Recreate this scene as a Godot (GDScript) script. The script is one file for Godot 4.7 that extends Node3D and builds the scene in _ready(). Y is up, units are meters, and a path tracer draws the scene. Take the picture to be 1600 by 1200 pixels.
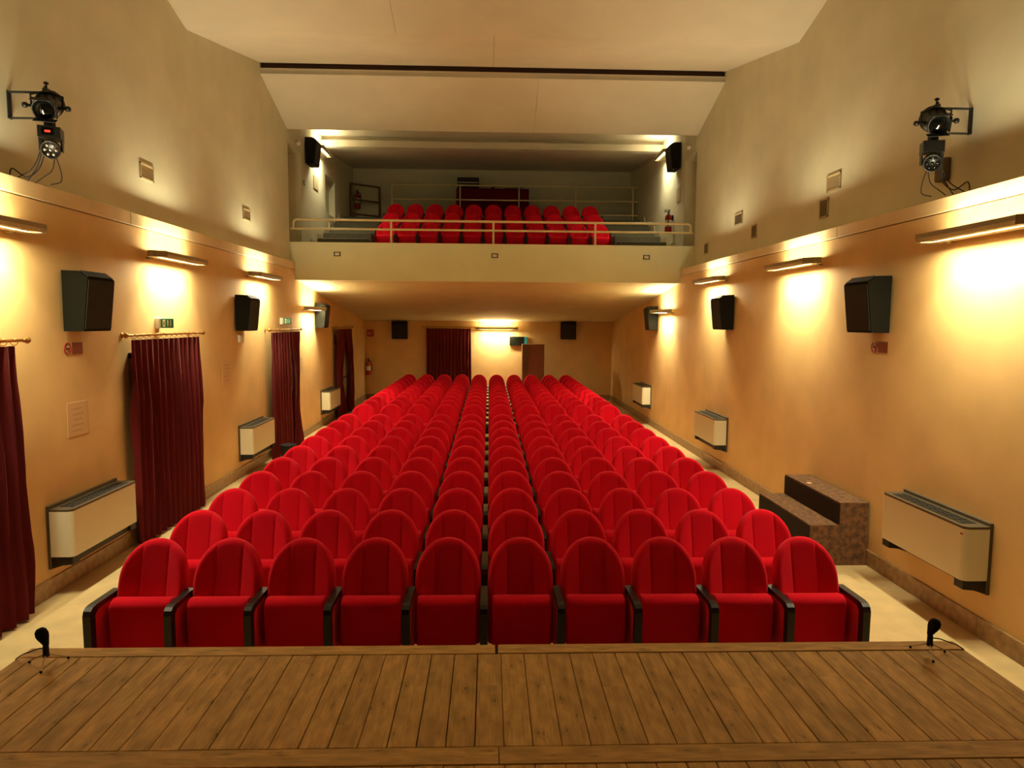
extends Node3D
# World: x to the right, y up, the hall runs along -z. "d" is the depth in metres from the camera.

const WL := -4.05      # lower side walls
const WR := 4.06
const UL := -4.15      # upper side walls, set back above the ledge
const UR := 4.34
const DB := 23.2       # rear wall under the balcony
const DU := 22.0       # rear wall on the balcony
const DF := 14.97      # balcony front

var M := {}
var taken := {}
var rng := RandomNumberGenerator.new()
var lamp_up := 0.36
var lamp_down := 0.75
var glass_up := 1.6
var glass_down := 4.4
var lamp_color := Color(1.0, 0.968, 0.79)

const ORD := ["first", "second", "third", "fourth", "fifth", "sixth", "seventh", "eighth", "ninth", "tenth", "eleventh", "twelfth", "thirteenth", "fourteenth", "fifteenth", "sixteenth", "seventeenth", "eighteenth", "nineteenth", "twentieth", "twenty-first"]


func _ready() -> void:
	rng.seed = 7
	setup_camera_and_air()
	materials()
	shell()
	stage()
	sconces()
	seats()
	curtains()
	speakers()
	fan_coils()
	balcony_things()
	wall_things()
	spotlights()
	floor_things()


# ---------------------------------------------------------------- camera, air
func setup_camera_and_air() -> void:
	var yaw := 0.03313
	var pitch := 0.08807
	var roll := 0.0073
	var fwd := Vector3(sin(yaw) * cos(pitch), -sin(pitch), -cos(yaw) * cos(pitch))
	var right := Vector3(cos(yaw), 0, sin(yaw))
	var up := right.cross(fwd)
	var r2 := right * cos(roll) + up * sin(roll)
	var u2 := up * cos(roll) - right * sin(roll)
	var cam := Camera3D.new()
	cam.name = "camera"
	cam.transform = Transform3D(Basis(r2, u2, -fwd), Vector3(0, 2.565, 0))
	cam.fov = rad_to_deg(2.0 * atan(600.0 / 1100.0))
	cam.near = 0.05
	cam.far = 100.0
	cam.current = true
	add_child(cam)
	var env := Environment.new()
	env.background_mode = Environment.BG_COLOR
	env.background_color = Color(0, 0, 0)
	env.tonemap_mode = Environment.TONE_MAPPER_LINEAR
	env.tonemap_exposure = 1.1
	env.sdfgi_enabled = true
	env.ssao_enabled = true
	env.ssil_enabled = true
	var we := WorldEnvironment.new()
	we.name = "air"
	we.environment = env
	add_child(we)


# ---------------------------------------------------------------- small helpers
func P(x: float, y: float, d: float) -> Vector3:
	return Vector3(x, y, -d)


func mb() -> SurfaceTool:
	var st := SurfaceTool.new()
	st.begin(Mesh.PRIMITIVE_TRIANGLES)
	st.set_smooth_group(-1)
	return st


func tri(st: SurfaceTool, a: Vector3, b: Vector3, c: Vector3, hint: Vector3) -> void:
	var n := (a - c).cross(a - b)
	if n.dot(hint) < 0.0:
		var t := b
		b = c
		c = t
	for v in [a, b, c]:
		st.set_uv(Vector2(v.x, v.y))
		st.add_vertex(v)


func quad(st: SurfaceTool, a: Vector3, b: Vector3, c: Vector3, d: Vector3, hint: Vector3) -> void:
	tri(st, a, b, c, hint)
	tri(st, a, c, d, hint)


# box between two corners, edges chamfered by b
func bx(st: SurfaceTool, p: Vector3, q: Vector3, b := 0.0) -> void:
	var lo := Vector3(minf(p.x, q.x), minf(p.y, q.y), minf(p.z, q.z))
	var hi := Vector3(maxf(p.x, q.x), maxf(p.y, q.y), maxf(p.z, q.z))
	var c := (lo + hi) / 2
	var h := (hi - lo) / 2
	b = minf(b, minf(h.x, minf(h.y, h.z)) * 0.9)
	for ax in 3:
		for s in [-1.0, 1.0]:
			var u := (ax + 1) % 3
			var w := (ax + 2) % 3
			var pts := []
			for k in [[-1, -1], [1, -1], [1, 1], [-1, 1]]:
				var v := Vector3.ZERO
				v[ax] = s * h[ax]
				v[u] = k[0] * (h[u] - b)
				v[w] = k[1] * (h[w] - b)
				pts.append(c + v)
			var n := Vector3.ZERO
			n[ax] = s
			quad(st, pts[0], pts[1], pts[2], pts[3], n)
	if b <= 0.0:
		return
	for ax in 3:
		var u := (ax + 1) % 3
		var w := (ax + 2) % 3
		for s in [-1.0, 1.0]:
			for t in [-1.0, 1.0]:
				var pts := []
				for k in [[-1, 0], [1, 0], [1, 1], [-1, 1]]:
					var v := Vector3.ZERO
					v[ax] = k[0] * (h[ax] - b)
					v[u] = s * (h[u] - (b if k[1] == 1 else 0.0))
					v[w] = t * (h[w] - (0.0 if k[1] == 1 else b))
					pts.append(c + v)
				var n := Vector3.ZERO
				n[u] = s
				n[w] = t
				quad(st, pts[0], pts[1], pts[2], pts[3], n)
	for sx in [-1.0, 1.0]:
		for sy in [-1.0, 1.0]:
			for sz in [-1.0, 1.0]:
				tri(st, c + Vector3(sx * h.x, sy * (h.y - b), sz * (h.z - b)), c + Vector3(sx * (h.x - b), sy * h.y, sz * (h.z - b)), c + Vector3(sx * (h.x - b), sy * (h.y - b), sz * h.z), Vector3(sx, sy, sz))


# convex or simple polygon in (a, b), extruded from w0 to w1; f(a, b, w) gives the point
func prism(st: SurfaceTool, poly: PackedVector2Array, w0: float, w1: float, f: Callable) -> void:
	var mid := Vector2.ZERO
	for p in poly:
		mid += p / poly.size()
	var idx := Geometry2D.triangulate_polygon(poly)
	var dirw: Vector3 = f.call(mid.x, mid.y, w1) - f.call(mid.x, mid.y, w0)
	for i in range(0, idx.size(), 3):
		for e in [[w0, -1.0], [w1, 1.0]]:
			tri(st, f.call(poly[idx[i]].x, poly[idx[i]].y, e[0]), f.call(poly[idx[i + 1]].x, poly[idx[i + 1]].y, e[0]), f.call(poly[idx[i + 2]].x, poly[idx[i + 2]].y, e[0]), dirw * e[1])
	var ccw := not Geometry2D.is_polygon_clockwise(poly)
	for i in poly.size():
		var p := poly[i]
		var q := poly[(i + 1) % poly.size()]
		var e := q - p
		var nrm := Vector2(e.y, -e.x) * (1.0 if ccw else -1.0)
		var at := (p + q) / 2
		var hint: Vector3 = f.call(at.x + nrm.x, at.y + nrm.y, w0) - f.call(at.x, at.y, w0)
		quad(st, f.call(p.x, p.y, w0), f.call(q.x, q.y, w0), f.call(q.x, q.y, w1), f.call(p.x, p.y, w1), hint)


# tube through points
func tube(st: SurfaceTool, pts: Array, r: float, sides := 8, taper := 1.0) -> void:
	st.set_smooth_group(1)
	var rings := []
	var ref := Vector3.UP
	for i in pts.size():
		var t: Vector3 = (pts[mini(i + 1, pts.size() - 1)] - pts[maxi(i - 1, 0)]).normalized()
		if absf(t.dot(ref)) > 0.95:
			ref = Vector3.RIGHT if absf(t.x) < 0.8 else Vector3.BACK
		var u := t.cross(ref).normalized()
		var v := u.cross(t).normalized()
		ref = v
		var rr := r * lerpf(1.0, taper, float(i) / maxf(1.0, pts.size() - 1))
		var ring := []
		for k in sides:
			var a := TAU * k / sides
			ring.append(pts[i] + (u * cos(a) + v * sin(a)) * rr)
		rings.append(ring)
	for i in pts.size() - 1:
		for k in sides:
			var k2 := (k + 1) % sides
			var hint: Vector3 = (rings[i][k] + rings[i][k2]) / 2 - pts[i]
			quad(st, rings[i][k], rings[i][k2], rings[i + 1][k2], rings[i + 1][k], hint)
	st.set_smooth_group(-1)
	for e in [0, pts.size() - 1]:
		var out: Vector3 = pts[e] - pts[1 if e == 0 else e - 1]
		for k in sides:
			tri(st, pts[e], rings[e][k], rings[e][(k + 1) % sides], out)


# profile of (radius, height along axis) turned about an axis
func lathe(st: SurfaceTool, prof: Array, o: Vector3, axis: Vector3, sides := 16, smooth := true) -> void:
	axis = axis.normalized()
	var ref := Vector3.UP if absf(axis.y) < 0.9 else Vector3.RIGHT
	var u := axis.cross(ref).normalized()
	var v := u.cross(axis).normalized()
	st.set_smooth_group(2 if smooth else -1)
	for i in prof.size() - 1:
		var p: Vector2 = prof[i]
		var q: Vector2 = prof[i + 1]
		for k in sides:
			var a0 := TAU * k / sides
			var a1 := TAU * (k + 1) / sides
			var d0 := u * cos(a0) + v * sin(a0)
			var d1 := u * cos(a1) + v * sin(a1)
			var hint := (d0 + d1) * (q.y - p.y) - axis * (q.x - p.x) * 2.0
			if p.x > 1e-5 and q.x > 1e-5:
				quad(st, o + d0 * p.x + axis * p.y, o + d1 * p.x + axis * p.y, o + d1 * q.x + axis * q.y, o + d0 * q.x + axis * q.y, hint)
			elif p.x > 1e-5:
				tri(st, o + d0 * p.x + axis * p.y, o + d1 * p.x + axis * p.y, o + axis * q.y, hint)
			elif q.x > 1e-5:
				tri(st, o + axis * p.y, o + d1 * q.x + axis * q.y, o + d0 * q.x + axis * q.y, hint)
	st.set_smooth_group(-1)


func ball(st: SurfaceTool, o: Vector3, r: float, stretch := 1.0, axis := Vector3.UP, sides := 14) -> void:
	var prof := []
	for i in 9:
		var a := PI * i / 8.0
		prof.append(Vector2(sin(a) * r, -cos(a) * r * stretch))
	lathe(st, prof, o, axis, sides)


func commit(st: SurfaceTool) -> ArrayMesh:
	st.generate_normals()
	st.index()
	return st.commit()


func part(called: String, st, m: Material, parent: Node) -> MeshInstance3D:
	var o := MeshInstance3D.new()
	o.name = called
	o.mesh = commit(st) if st is SurfaceTool else st
	o.material_override = m
	parent.add_child(o, true)
	return o


func numbered(called: String) -> String:
	var n: int = taken.get(called, 0)
	taken[called] = n + 1
	return called if n == 0 else "%s_%03d" % [called, n]


func tag(o: Node, label: String, category: String, group := "") -> void:
	o.set_meta("label", label)
	o.set_meta("category", category)
	if group != "":
		o.set_meta("group", group)


func thing(called: String, label: String, category: String, at := Vector3.ZERO, turn := 0.0, group := "") -> Node3D:
	var o := Node3D.new()
	o.name = numbered(called)
	add_child(o)
	o.position = at
	o.rotation.y = turn
	tag(o, label, category, group)
	return o


func struct(called: String, st, m: Material, label := "") -> MeshInstance3D:
	var o := part(called, st, m, self)
	o.set_meta("kind", "structure")
	if label != "":
		o.set_meta("label", label)
	return o


func copy(o: Node3D, label: String, group := "") -> Node3D:
	var c: Node3D = o.duplicate()
	c.name = numbered(str(o.name))
	add_child(c)
	c.set_meta("label", label)
	if group != "":
		c.set_meta("group", group)
	return c


# where a thing hangs: local x runs along the wall, y up, z out of the wall
func hang(side: String, along: float, h: float) -> Array:
	match side:
		"left": return [P(WL, h, along), PI / 2]
		"right": return [P(WR, h, along), -PI / 2]
		"upper_left": return [P(UL, h, along), PI / 2]
		"upper_right": return [P(UR, h, along), -PI / 2]
		"upper_back": return [P(along, h, DU), 0.0]
		"front": return [P(along, h, DF), 0.0]
	return [P(along, h, DB), 0.0]


func wthing(called: String, label: String, category: String, side: String, along: float, h: float, group := "") -> Node3D:
	var a := hang(side, along, h)
	return thing(called, label, category, a[0], a[1], group)


# a halogen burner behind the glass: a reflector lamp shining straight up or down
func glass(parent: Node, at: Vector3, look_up: bool, sx: float, sz: float, e: float) -> void:
	var l := AreaLight3D.new()
	l.name = "glass_light"
	l.area_size = Vector2(sx, sz)
	l.light_energy = e
	l.light_color = lamp_color
	l.shadow_enabled = true
	l.position = at
	l.rotation.x = PI / 2 if look_up else -PI / 2
	l.set("area_range", 40.0)
	l.set("area_attenuation", 2.0)
	parent.add_child(l, true)


func burner(parent: Node, at: Vector3, look_up: bool, e: float) -> void:
	var l := SpotLight3D.new()
	l.name = "burner"
	l.light_energy = e
	l.light_color = lamp_color
	l.light_size = 0.05
	l.shadow_enabled = true
	l.spot_range = 40.0
	l.spot_attenuation = 2.0
	l.spot_angle = 50.0
	l.spot_angle_attenuation = 0.45
	l.position = at
	l.rotation.x = PI / 2 if look_up else -PI / 2
	parent.add_child(l, true)


# ---------------------------------------------------------------- materials
func mat(c: Color, rough := 0.8, metal := 0.0) -> StandardMaterial3D:
	var m := StandardMaterial3D.new()
	m.albedo_color = c
	m.roughness = rough
	m.metallic = metal
	return m


func noise_tex(freq: float, lo: Color, hi: Color, seed_: int, oct := 4, size := 512) -> NoiseTexture2D:
	var n := FastNoiseLite.new()
	n.seed = seed_
	n.frequency = freq
	n.fractal_octaves = oct
	var t := NoiseTexture2D.new()
	t.width = size
	t.height = size
	t.seamless = true
	t.noise = n
	var g := Gradient.new()
	g.set_color(0, lo)
	g.set_color(1, hi)
	t.color_ramp = g
	return t


func mottled(c: Color, spread: float, freq: float, scale: float, rough: float, seed_: int, bump := 0.0) -> StandardMaterial3D:
	var m := mat(Color.WHITE, rough)
	m.albedo_texture = noise_tex(freq, c * (1.0 - spread), c * (1.0 + spread), seed_)
	m.uv1_triplanar = true
	m.uv1_world_triplanar = true
	m.uv1_scale = Vector3.ONE * scale
	if bump > 0.0:
		m.heightmap_enabled = true
		m.heightmap_texture = noise_tex(0.05, Color.BLACK, Color.WHITE, seed_ + 50, 4, 256)
		m.heightmap_scale = bump
	return m


func fabric(c: Color, rim: float, tint: float) -> StandardMaterial3D:
	var m := mat(c, 0.95)
	m.metallic_specular = 0.2
	m.rim_enabled = true
	m.rim = rim
	m.rim_tint = tint
	return m


func wood_texture(seed_: int, base: Color, dark: Color) -> ImageTexture:
	var w := 192
	var h := 768
	var im := Image.create(w, h, false, Image.FORMAT_RGB8)
	var g := FastNoiseLite.new()
	g.seed = seed_
	g.frequency = 0.02
	g.fractal_octaves = 3
	var g2 := FastNoiseLite.new()
	g2.seed = seed_ + 9
	g2.frequency = 0.012
	var r := RandomNumberGenerator.new()
	r.seed = seed_
	var knots := []
	for k in 4:
		knots.append([Vector2(r.randf_range(20, w - 20), r.randf_range(40, h - 40)), r.randf_range(4.0, 9.0)])
	for y in h:
		for x in w:
			var p := Vector2(x, y)
			var bend := 0.0
			var spot := 0.0
			for k in knots:
				var q: Vector2 = (p - k[0]) * Vector2(1.0, 0.55)
				var l := q.length()
				bend += signf(q.x) * 14.0 * exp(-l / 26.0)
				spot = maxf(spot, 1.0 - smoothstep(k[1] * 0.5, k[1] * 1.5, l))
				spot = maxf(spot, 0.45 * exp(-absf(l - k[1] * 1.9) / 3.0))
			var grain := g.get_noise_2d((x + bend) * 4.2, y * 0.22)
			var tone := g2.get_noise_2d(x * 0.9, y * 0.5)
			var t := clampf(0.28 + grain * 0.26 + tone * 0.5 + spot * 0.85, 0.0, 1.0)
			im.set_pixel(x, y, base.lerp(dark, t))
	return ImageTexture.create_from_image(im)


func materials() -> void:
	M.wall = mottled(Color(0.86, 0.705, 0.465), 0.035, 0.006, 0.35, 0.75, 3, 0.03)
	M.upper = mottled(Color(0.84, 0.81, 0.70), 0.03, 0.006, 0.35, 0.8, 4, 0.05)
	M.ceiling = mottled(Color(0.85, 0.80, 0.71), 0.02, 0.006, 0.35, 0.85, 5, 0.02)
	M.fascia = mottled(Color(0.92, 0.925, 0.79), 0.02, 0.006, 0.35, 0.7, 6, 0.02)
	M.band = mottled(Color(0.86, 0.75, 0.56), 0.03, 0.006, 0.4, 0.7, 7, 0.03)
	M.soffit = mottled(Color(0.86, 0.81, 0.63), 0.03, 0.006, 0.35, 0.75, 8, 0.02)
	M.floor = mottled(Color(0.84, 0.73, 0.53), 0.05, 0.01, 0.6, 0.42, 9)
	M.base = mottled(Color(0.62, 0.50, 0.34), 0.16, 0.012, 1.4, 0.4, 10)
	M.slot = mat(Color(0.22, 0.12, 0.06), 0.9)
	M.dark = mat(Color(0.05, 0.045, 0.04), 0.7)
	M.stagewall = mat(Color(0.30, 0.24, 0.18), 0.95)
	M.red = fabric(Color(0.86, 0.05, 0.145), 0.8, 0.55)
	M.black = mat(Color(0.085, 0.075, 0.06), 0.38)
	M.blackmatte = mat(Color(0.06, 0.055, 0.05), 0.75)
	M.shell = mat(Color(0.07, 0.06, 0.055), 0.5)
	M.steel = mat(Color(0.75, 0.72, 0.66), 0.35, 0.8)
	M.curtain = fabric(Color(0.40, 0.125, 0.125), 0.30, 0.4)
	M.brass = mat(Color(0.72, 0.52, 0.26), 0.3, 0.9)
	M.speaker = mat(Color(0.12, 0.112, 0.085), 0.9)
	M.speaker.metallic_specular = 0.2
	M.grille = mat(Color(0.12, 0.112, 0.095), 0.85)
	M.ivory = mat(Color(0.86, 0.83, 0.71), 0.42)
	M.coiltop = mat(Color(0.33, 0.28, 0.20), 0.45)
	M.coildark = mat(Color(0.10, 0.085, 0.06), 0.6)
	M.sconce = mat(Color(0.62, 0.54, 0.40), 0.45)
	M.rail = mat(Color(0.90, 0.82, 0.62), 0.35)
	M.step = mottled(Color(0.34, 0.315, 0.235), 0.06, 0.02, 1.0, 0.7, 11)
	M.nosing = mat(Color(0.80, 0.74, 0.58), 0.5)
	M.paper = mat(Color(0.83, 0.69, 0.50), 0.5)
	M.ink = mat(Color(0.74, 0.60, 0.43), 0.6)
	M.white = mat(Color(0.90, 0.87, 0.80), 0.45)
	M.signred = mat(Color(0.62, 0.16, 0.10), 0.5)
	M.signbrown = mat(Color(0.50, 0.22, 0.11), 0.5)
	M.green = mat(Color(0.08, 0.42, 0.26), 0.4)
	M.extred = mat(Color(0.66, 0.07, 0.05), 0.3)
	M.vent = mat(Color(0.74, 0.66, 0.51), 0.7)
	M.ventdark = mat(Color(0.45, 0.38, 0.28), 0.7)
	M.cabinet = mottled(Color(0.50, 0.29, 0.15), 0.10, 0.02, 1.0, 0.5, 12)
	M.brownwood = mottled(Color(0.40, 0.27, 0.15), 0.10, 0.02, 1.0, 0.5, 13)
	M.carpet = mottled(Color(0.40, 0.265, 0.15), 0.36, 0.03, 0.8, 0.95, 14, 0.2)
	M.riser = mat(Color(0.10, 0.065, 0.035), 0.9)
	M.cloth = fabric(Color(0.34, 0.045, 0.06), 0.2, 0.5)
	M.cyan = mat(Color(0.20, 0.66, 0.72), 0.4)
	M.screen = mat(Color(0.12, 0.12, 0.085), 0.15)
	M.lens = mat(Color(0.04, 0.035, 0.03), 0.06)
	M.chrome = mat(Color(0.85, 0.80, 0.72), 0.2, 0.9)
	M.door = mottled(Color(0.66, 0.58, 0.44), 0.05, 0.02, 1.0, 0.5, 15)
	M.foam = mat(Color(0.025, 0.022, 0.02), 0.98)
	var gl := mat(Color(1, 0.95, 0.85), 0.5)
	gl.emission_enabled = true
	gl.emission = Color(1.0, 0.88, 0.68)
	gl.emission_energy_multiplier = 3.0
	M.glow = gl
	var led := mat(Color(0.3, 0.02, 0.02), 0.4)
	led.emission_enabled = true
	led.emission = Color(1.0, 0.25, 0.16)
	led.emission_energy_multiplier = 1.6
	M.led = led
	M.planks = []
	for k in 5:
		var m := mat(Color.WHITE, 0.7)
		var b := Color(0.90, 0.705, 0.43).lerp(Color(0.82, 0.64, 0.395), k / 4.0)
		m.albedo_texture = wood_texture(30 + k, b, b * 0.70)
		m.metallic_specular = 0.25
		M.planks.append(m)


# ---------------------------------------------------------------- the room
func shell() -> void:
	var st := mb()
	bx(st, P(-4.6, -0.2, -5), P(4.8, 0.0, 23.6))
	struct("floor", st, M.floor)
	# lower walls
	st = mb()
	bx(st, P(-4.6, 0, -5), P(WL, 3.615, 23.5))
	struct("wall_left", st, M.wall)
	st = mb()
	bx(st, P(WR, 0, -5), P(4.8, 3.56, 23.5))
	struct("wall_right", st, M.wall)
	st = mb()
	bx(st, P(-4.6, 0, DB), P(4.8, 3.2, 23.6))
	struct("wall_back", st, M.wall)
	st = mb()
	bx(st, P(-4.6, 0, -5.3), P(4.8, 7.9, -5))
	struct("wall_stage", st, M.stagewall)
	# ledge above the lower walls, in long lengths with fine joints
	for s in [["trim_1", WL + 0.012, -4.6, 3.625, 3.77], ["trim_2", WR - 0.012, 4.8, 3.57, 3.70]]:
		var t := Node3D.new()
		t.name = s[0]
		add_child(t)
		t.set_meta("kind", "structure")
		var d := -5.0
		while d < DF - 0.1:
			var e := minf(d + 3.3, DF)
			st = mb()
			bx(st, P(s[1], s[3], d + 0.002), P(s[2], s[4], e - 0.002), 0.006)
			part("ledge_length", st, M.band, t)
			d = e
	# upper walls of the hall
	st = mb()
	bx(st, P(-4.6, 3.76, -5), P(UL, 7.9, DF))
	struct("wall_left_upper", st, M.upper)
	st = mb()
	bx(st, P(UR, 3.69, -5), P(4.8, 7.9, DF))
	struct("wall_right_upper", st, M.upper)
	# balcony side walls with the door recess and the niche
	st = mb()
	bx(st, P(-5.0, 6.2, DF), P(UL, 7.9, 15.95))
	bx(st, P(-5.0, 3.4, DF), P(UL - 0.35, 6.2, 15.95))
	bx(st, P(-5.0, 3.4, 15.95), P(UL, 7.9, 18.3))
	bx(st, P(-5.0, 3.4, 18.3), P(UL, 5.3, 19.4))
	bx(st, P(-5.0, 6.25, 18.3), P(UL, 7.9, 19.4))
	bx(st, P(-5.0, 5.3, 18.3), P(UL - 0.16, 6.25, 19.4))
	bx(st, P(-5.0, 3.4, 19.4), P(UL, 7.9, 23.6))
	struct("wall_left_balcony", st, M.upper)
	st = mb()
	bx(st, P(UR, 6.15, DF), P(5.2, 7.9, 15.87))
	bx(st, P(UR + 0.35, 3.4, DF), P(5.2, 6.15, 15.87))
	bx(st, P(UR, 3.4, 15.87), P(5.2, 7.9, 23.6))
	struct("wall_right_balcony", st, M.upper)
	st = mb()
	bx(st, P(-5.0, 3.2, DU), P(5.2, 7.9, 22.3))
	struct("wall_balcony_back", st, M.upper)
	# balcony slab: front with its curb, sloping soffit, floor
	var fx := func(a: float, b: float, w: float) -> Vector3: return P(w, b, a)
	st = mb()
	bx(st, P(-4.2, 3.405, DF), P(4.36, 4.19, DF + 0.16), 0.008)
	struct("wall_balcony_front", st, M.fascia)
	st = mb()
	prism(st, PackedVector2Array([Vector2(DF + 0.14, 3.41), Vector2(DF + 0.14, 3.9), Vector2(DB, 3.9), Vector2(DB, 2.58)]), -4.2, 4.36, fx)
	struct("ceiling_under_balcony", st, M.soffit)
	st = mb()
	bx(st, P(-4.2, 3.9, DF + 0.15), P(4.36, 4.12, 22.0))
	# seat platforms
	bx(st, P(-2.95, 4.12, 18.42), P(3.17, 4.5, 22))
	bx(st, P(-2.95, 4.5, 19.33), P(3.17, 4.88, 22))
	bx(st, P(-4.2, 4.88, 20.45), P(4.36, 5.5, 22))
	struct("floor_balcony", st, M.step)
	# ceiling: folded panels
	var ceil := Node3D.new()
	ceil.name = "ceiling"
	add_child(ceil)
	ceil.set_meta("kind", "structure")
	st = mb()
	bx(st, P(-5.0, 7.9, -5.3), P(5.2, 8.1, 23.6))
	part("ceiling_slab", st, M.dark, ceil)
	var runs := [[-5.0, 7.4, 6.8, 7.4, 0.3], [6.8, 7.4, 10.15, 6.51, -1.3], [10.15, 6.51, 13.3, 7.19, 0.055], [13.3, 7.0, DF, 6.47, 0.90]]
	for r in runs:
		for s in [[-4.55, r[4] - 0.002], [r[4] + 0.002, 4.75]]:
			st = mb()
			var lift := 0.07 if r[0] > 13.0 else 0.3
			prism(st, PackedVector2Array([Vector2(r[0], r[1]), Vector2(r[2], r[3]), Vector2(r[2], r[3] + lift), Vector2(r[0], r[1] + lift)]), s[0], s[1], fx)
			part("ceiling_panel", st, M.ceiling, ceil)
	st = mb()
	bx(st, P(-4.55, 7.0, 13.3), P(4.75, 7.10, 13.42))
	part("ceiling_lip", st, M.ceiling, ceil)
	st = mb()
	bx(st, P(-4.12, 7.10, 13.33), P(4.30, 7.2, 13.8))
	part("shadow_gap", st, M.slot, ceil)
	st = mb()
	bx(st, P(-4.6, 7.1, DF), P(5.0, 7.5, 18.2))
	part("ceiling_panel", st, M.ceiling, ceil)
	st = mb()
	bx(st, P(-4.55, 6.47, DF - 0.02), P(4.75, 7.4, DF + 0.02))
	part("ceiling_lip", st, M.ceiling, ceil)
	st = mb()
	prism(st, PackedVector2Array([Vector2(18.1, 6.84), Vector2(DU, 7.17), Vector2(DU, 7.5), Vector2(18.1, 7.5)]), -4.6, 5.0, fx)
	part("ceiling_panel", st, M.ceiling, ceil)
	st = mb()
	bx(st, P(UL - 0.02, 6.83, 17.9), P(UR + 0.02, 6.995, 18.12), 0.006)
	bx(st, P(UL - 0.02, 6.99, 18.06), P(UR + 0.02, 7.12, 18.14))
	part("ceiling_beam", st, M.ceiling, ceil)
	# skirting of stone lengths
	for s in [["baseboard_left", WL, 0.02, false], ["baseboard_right", WR, -0.02, false]]:
		var t := Node3D.new()
		t.name = s[0]
		add_child(t)
		t.set_meta("kind", "structure")
		var d := 2.5
		while d < DB - 0.02:
			var e := minf(d + 1.5, DB)
			st = mb()
			bx(st, P(s[1] - s[2] * 0.5, 0.0, d + 0.0015), P(s[1] + s[2], 0.168, e - 0.0015), 0.004)
			part("skirting_slab", st, M.base, t)
			d = e
	var tb := Node3D.new()
	tb.name = "baseboard_back"
	add_child(tb)
	tb.set_meta("kind", "structure")
	var x := WL + 0.03
	while x < WR - 0.05:
		var e := minf(x + 1.5, WR - 0.03)
		st = mb()
		bx(st, P(x + 0.0015, 0, DB + 0.01), P(e - 0.0015, 0.168, DB - 0.02), 0.004)
		part("skirting_slab", st, M.base, tb)
		x = e
	# doors behind the curtains
	var k := 1
	for d in [5.1, 8.83, 14.2, 20.0]:
		var dn := Node3D.new()
		dn.name = "door_%d" % k
		k += 1
		add_child(dn)
		dn.position = P(WL, 0, d)
		dn.rotation.y = PI / 2
		dn.set_meta("kind", "structure")
		for s in [-1.0, 1.0]:
			st = mb()
			bx(st, Vector3(s * 0.01, 0.01, -0.02), Vector3(s * 0.72, 2.12, 0.025), 0.004)
			var leaf := part("door_leaf", st, M.door, dn)
			st = mb()
			bx(st, Vector3(s * 0.1, 0.98, 0.03), Vector3(s * 0.62, 1.02, 0.065), 0.008)
			part("push_bar", st, M.blackmatte, leaf)
			st = mb()
			bx(st, Vector3(s * 0.725, 0.0, -0.02), Vector3(s * 0.79, 2.18, 0.04), 0.004)
			part("door_jamb", st, M.brownwood, dn)
		st = mb()
		bx(st, Vector3(-0.79, 2.125, -0.02), Vector3(0.79, 2.19, 0.04), 0.004)
		part("door_head", st, M.brownwood, dn)


# ---------------------------------------------------------------- stage boards
func plank(parent: Node, x0: float, x1: float, d0: float, d1: float, top: float, m: Material, across := false) -> void:
	var st := mb()
	var b := 0.0022
	var lo := P(x0, top - 0.028, d1)
	var hi := P(x1, top, d0)
	bx(st, lo, hi, b)
	var mesh := commit(st)
	# lay the grain along the board
	var arr := mesh.surface_get_arrays(0)
	var uv: PackedVector2Array = arr[Mesh.ARRAY_TEX_UV]
	var vs: PackedVector3Array = arr[Mesh.ARRAY_VERTEX]
	var shift := Vector2(rng.randf(), rng.randf())
	for i in vs.size():
		var v := vs[i]
		if across:
			uv[i] = Vector2((-v.z) / 0.12, v.x / 0.95) + shift
		else:
			uv[i] = Vector2((v.x - x0) / 0.16, -v.z / 0.95) + shift
	arr[Mesh.ARRAY_TEX_UV] = uv
	var out := ArrayMesh.new()
	out.add_surface_from_arrays(Mesh.PRIMITIVE_TRIANGLES, arr)
	part("plank", out, m, parent)


func stage() -> void:
	var t := Node3D.new()
	t.name = "floor_stage"
	add_child(t)
	t.set_meta("kind", "structure")
	t.set_meta("label", "pine board stage with a narrower apron in front")
	var st := mb()
	bx(st, P(WL, 0.0, -5), P(WR, 0.965, 2.475))
	bx(st, P(-2.165, 0.0, 2.475), P(2.305, 0.965, 3.299))
	bx(st, P(0.03, 0.9, 3.2), P(0.056, 0.985, 3.2995))
	part("stage_base", st, M.dark, t)
	var pw := 0.1082
	var k := 0
	var x := 0.064 - 20 * pw
	plank(t, -2.17, x - 0.0035, 2.479, 3.206, 1.0, M.planks[1])
	while x < 2.25:
		var e := minf(x + pw, 2.31)
		plank(t, x, e - rng.randf_range(0.0025, 0.0045), 2.479, 3.206, 1.0 - rng.randf_range(0.0, 0.0012), M.planks[rng.randi() % 5])
		x = e
		k += 1
	# edging boards
	plank(t, -2.17, 0.036, 3.21, 3.30, 1.0005, M.planks[0], true)
	plank(t, 0.05, 2.31, 3.21, 3.30, 1.002, M.planks[2], true)
	x = -3.9
	for e in [-1.9, 0.044, 2.1, 3.9]:
		plank(t, x, e - 0.003, 2.372, 2.475, 1.001, M.planks[k % 5], true)
		x = e
		k += 1
	x = 0.064 - 24 * pw
	while x < 2.6:
		plank(t, x, x + pw - rng.randf_range(0.002, 0.004), 0.3, 2.368, 1.0 - rng.randf_range(0.0, 0.0012), M.planks[rng.randi() % 5])
		x += pw


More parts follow.
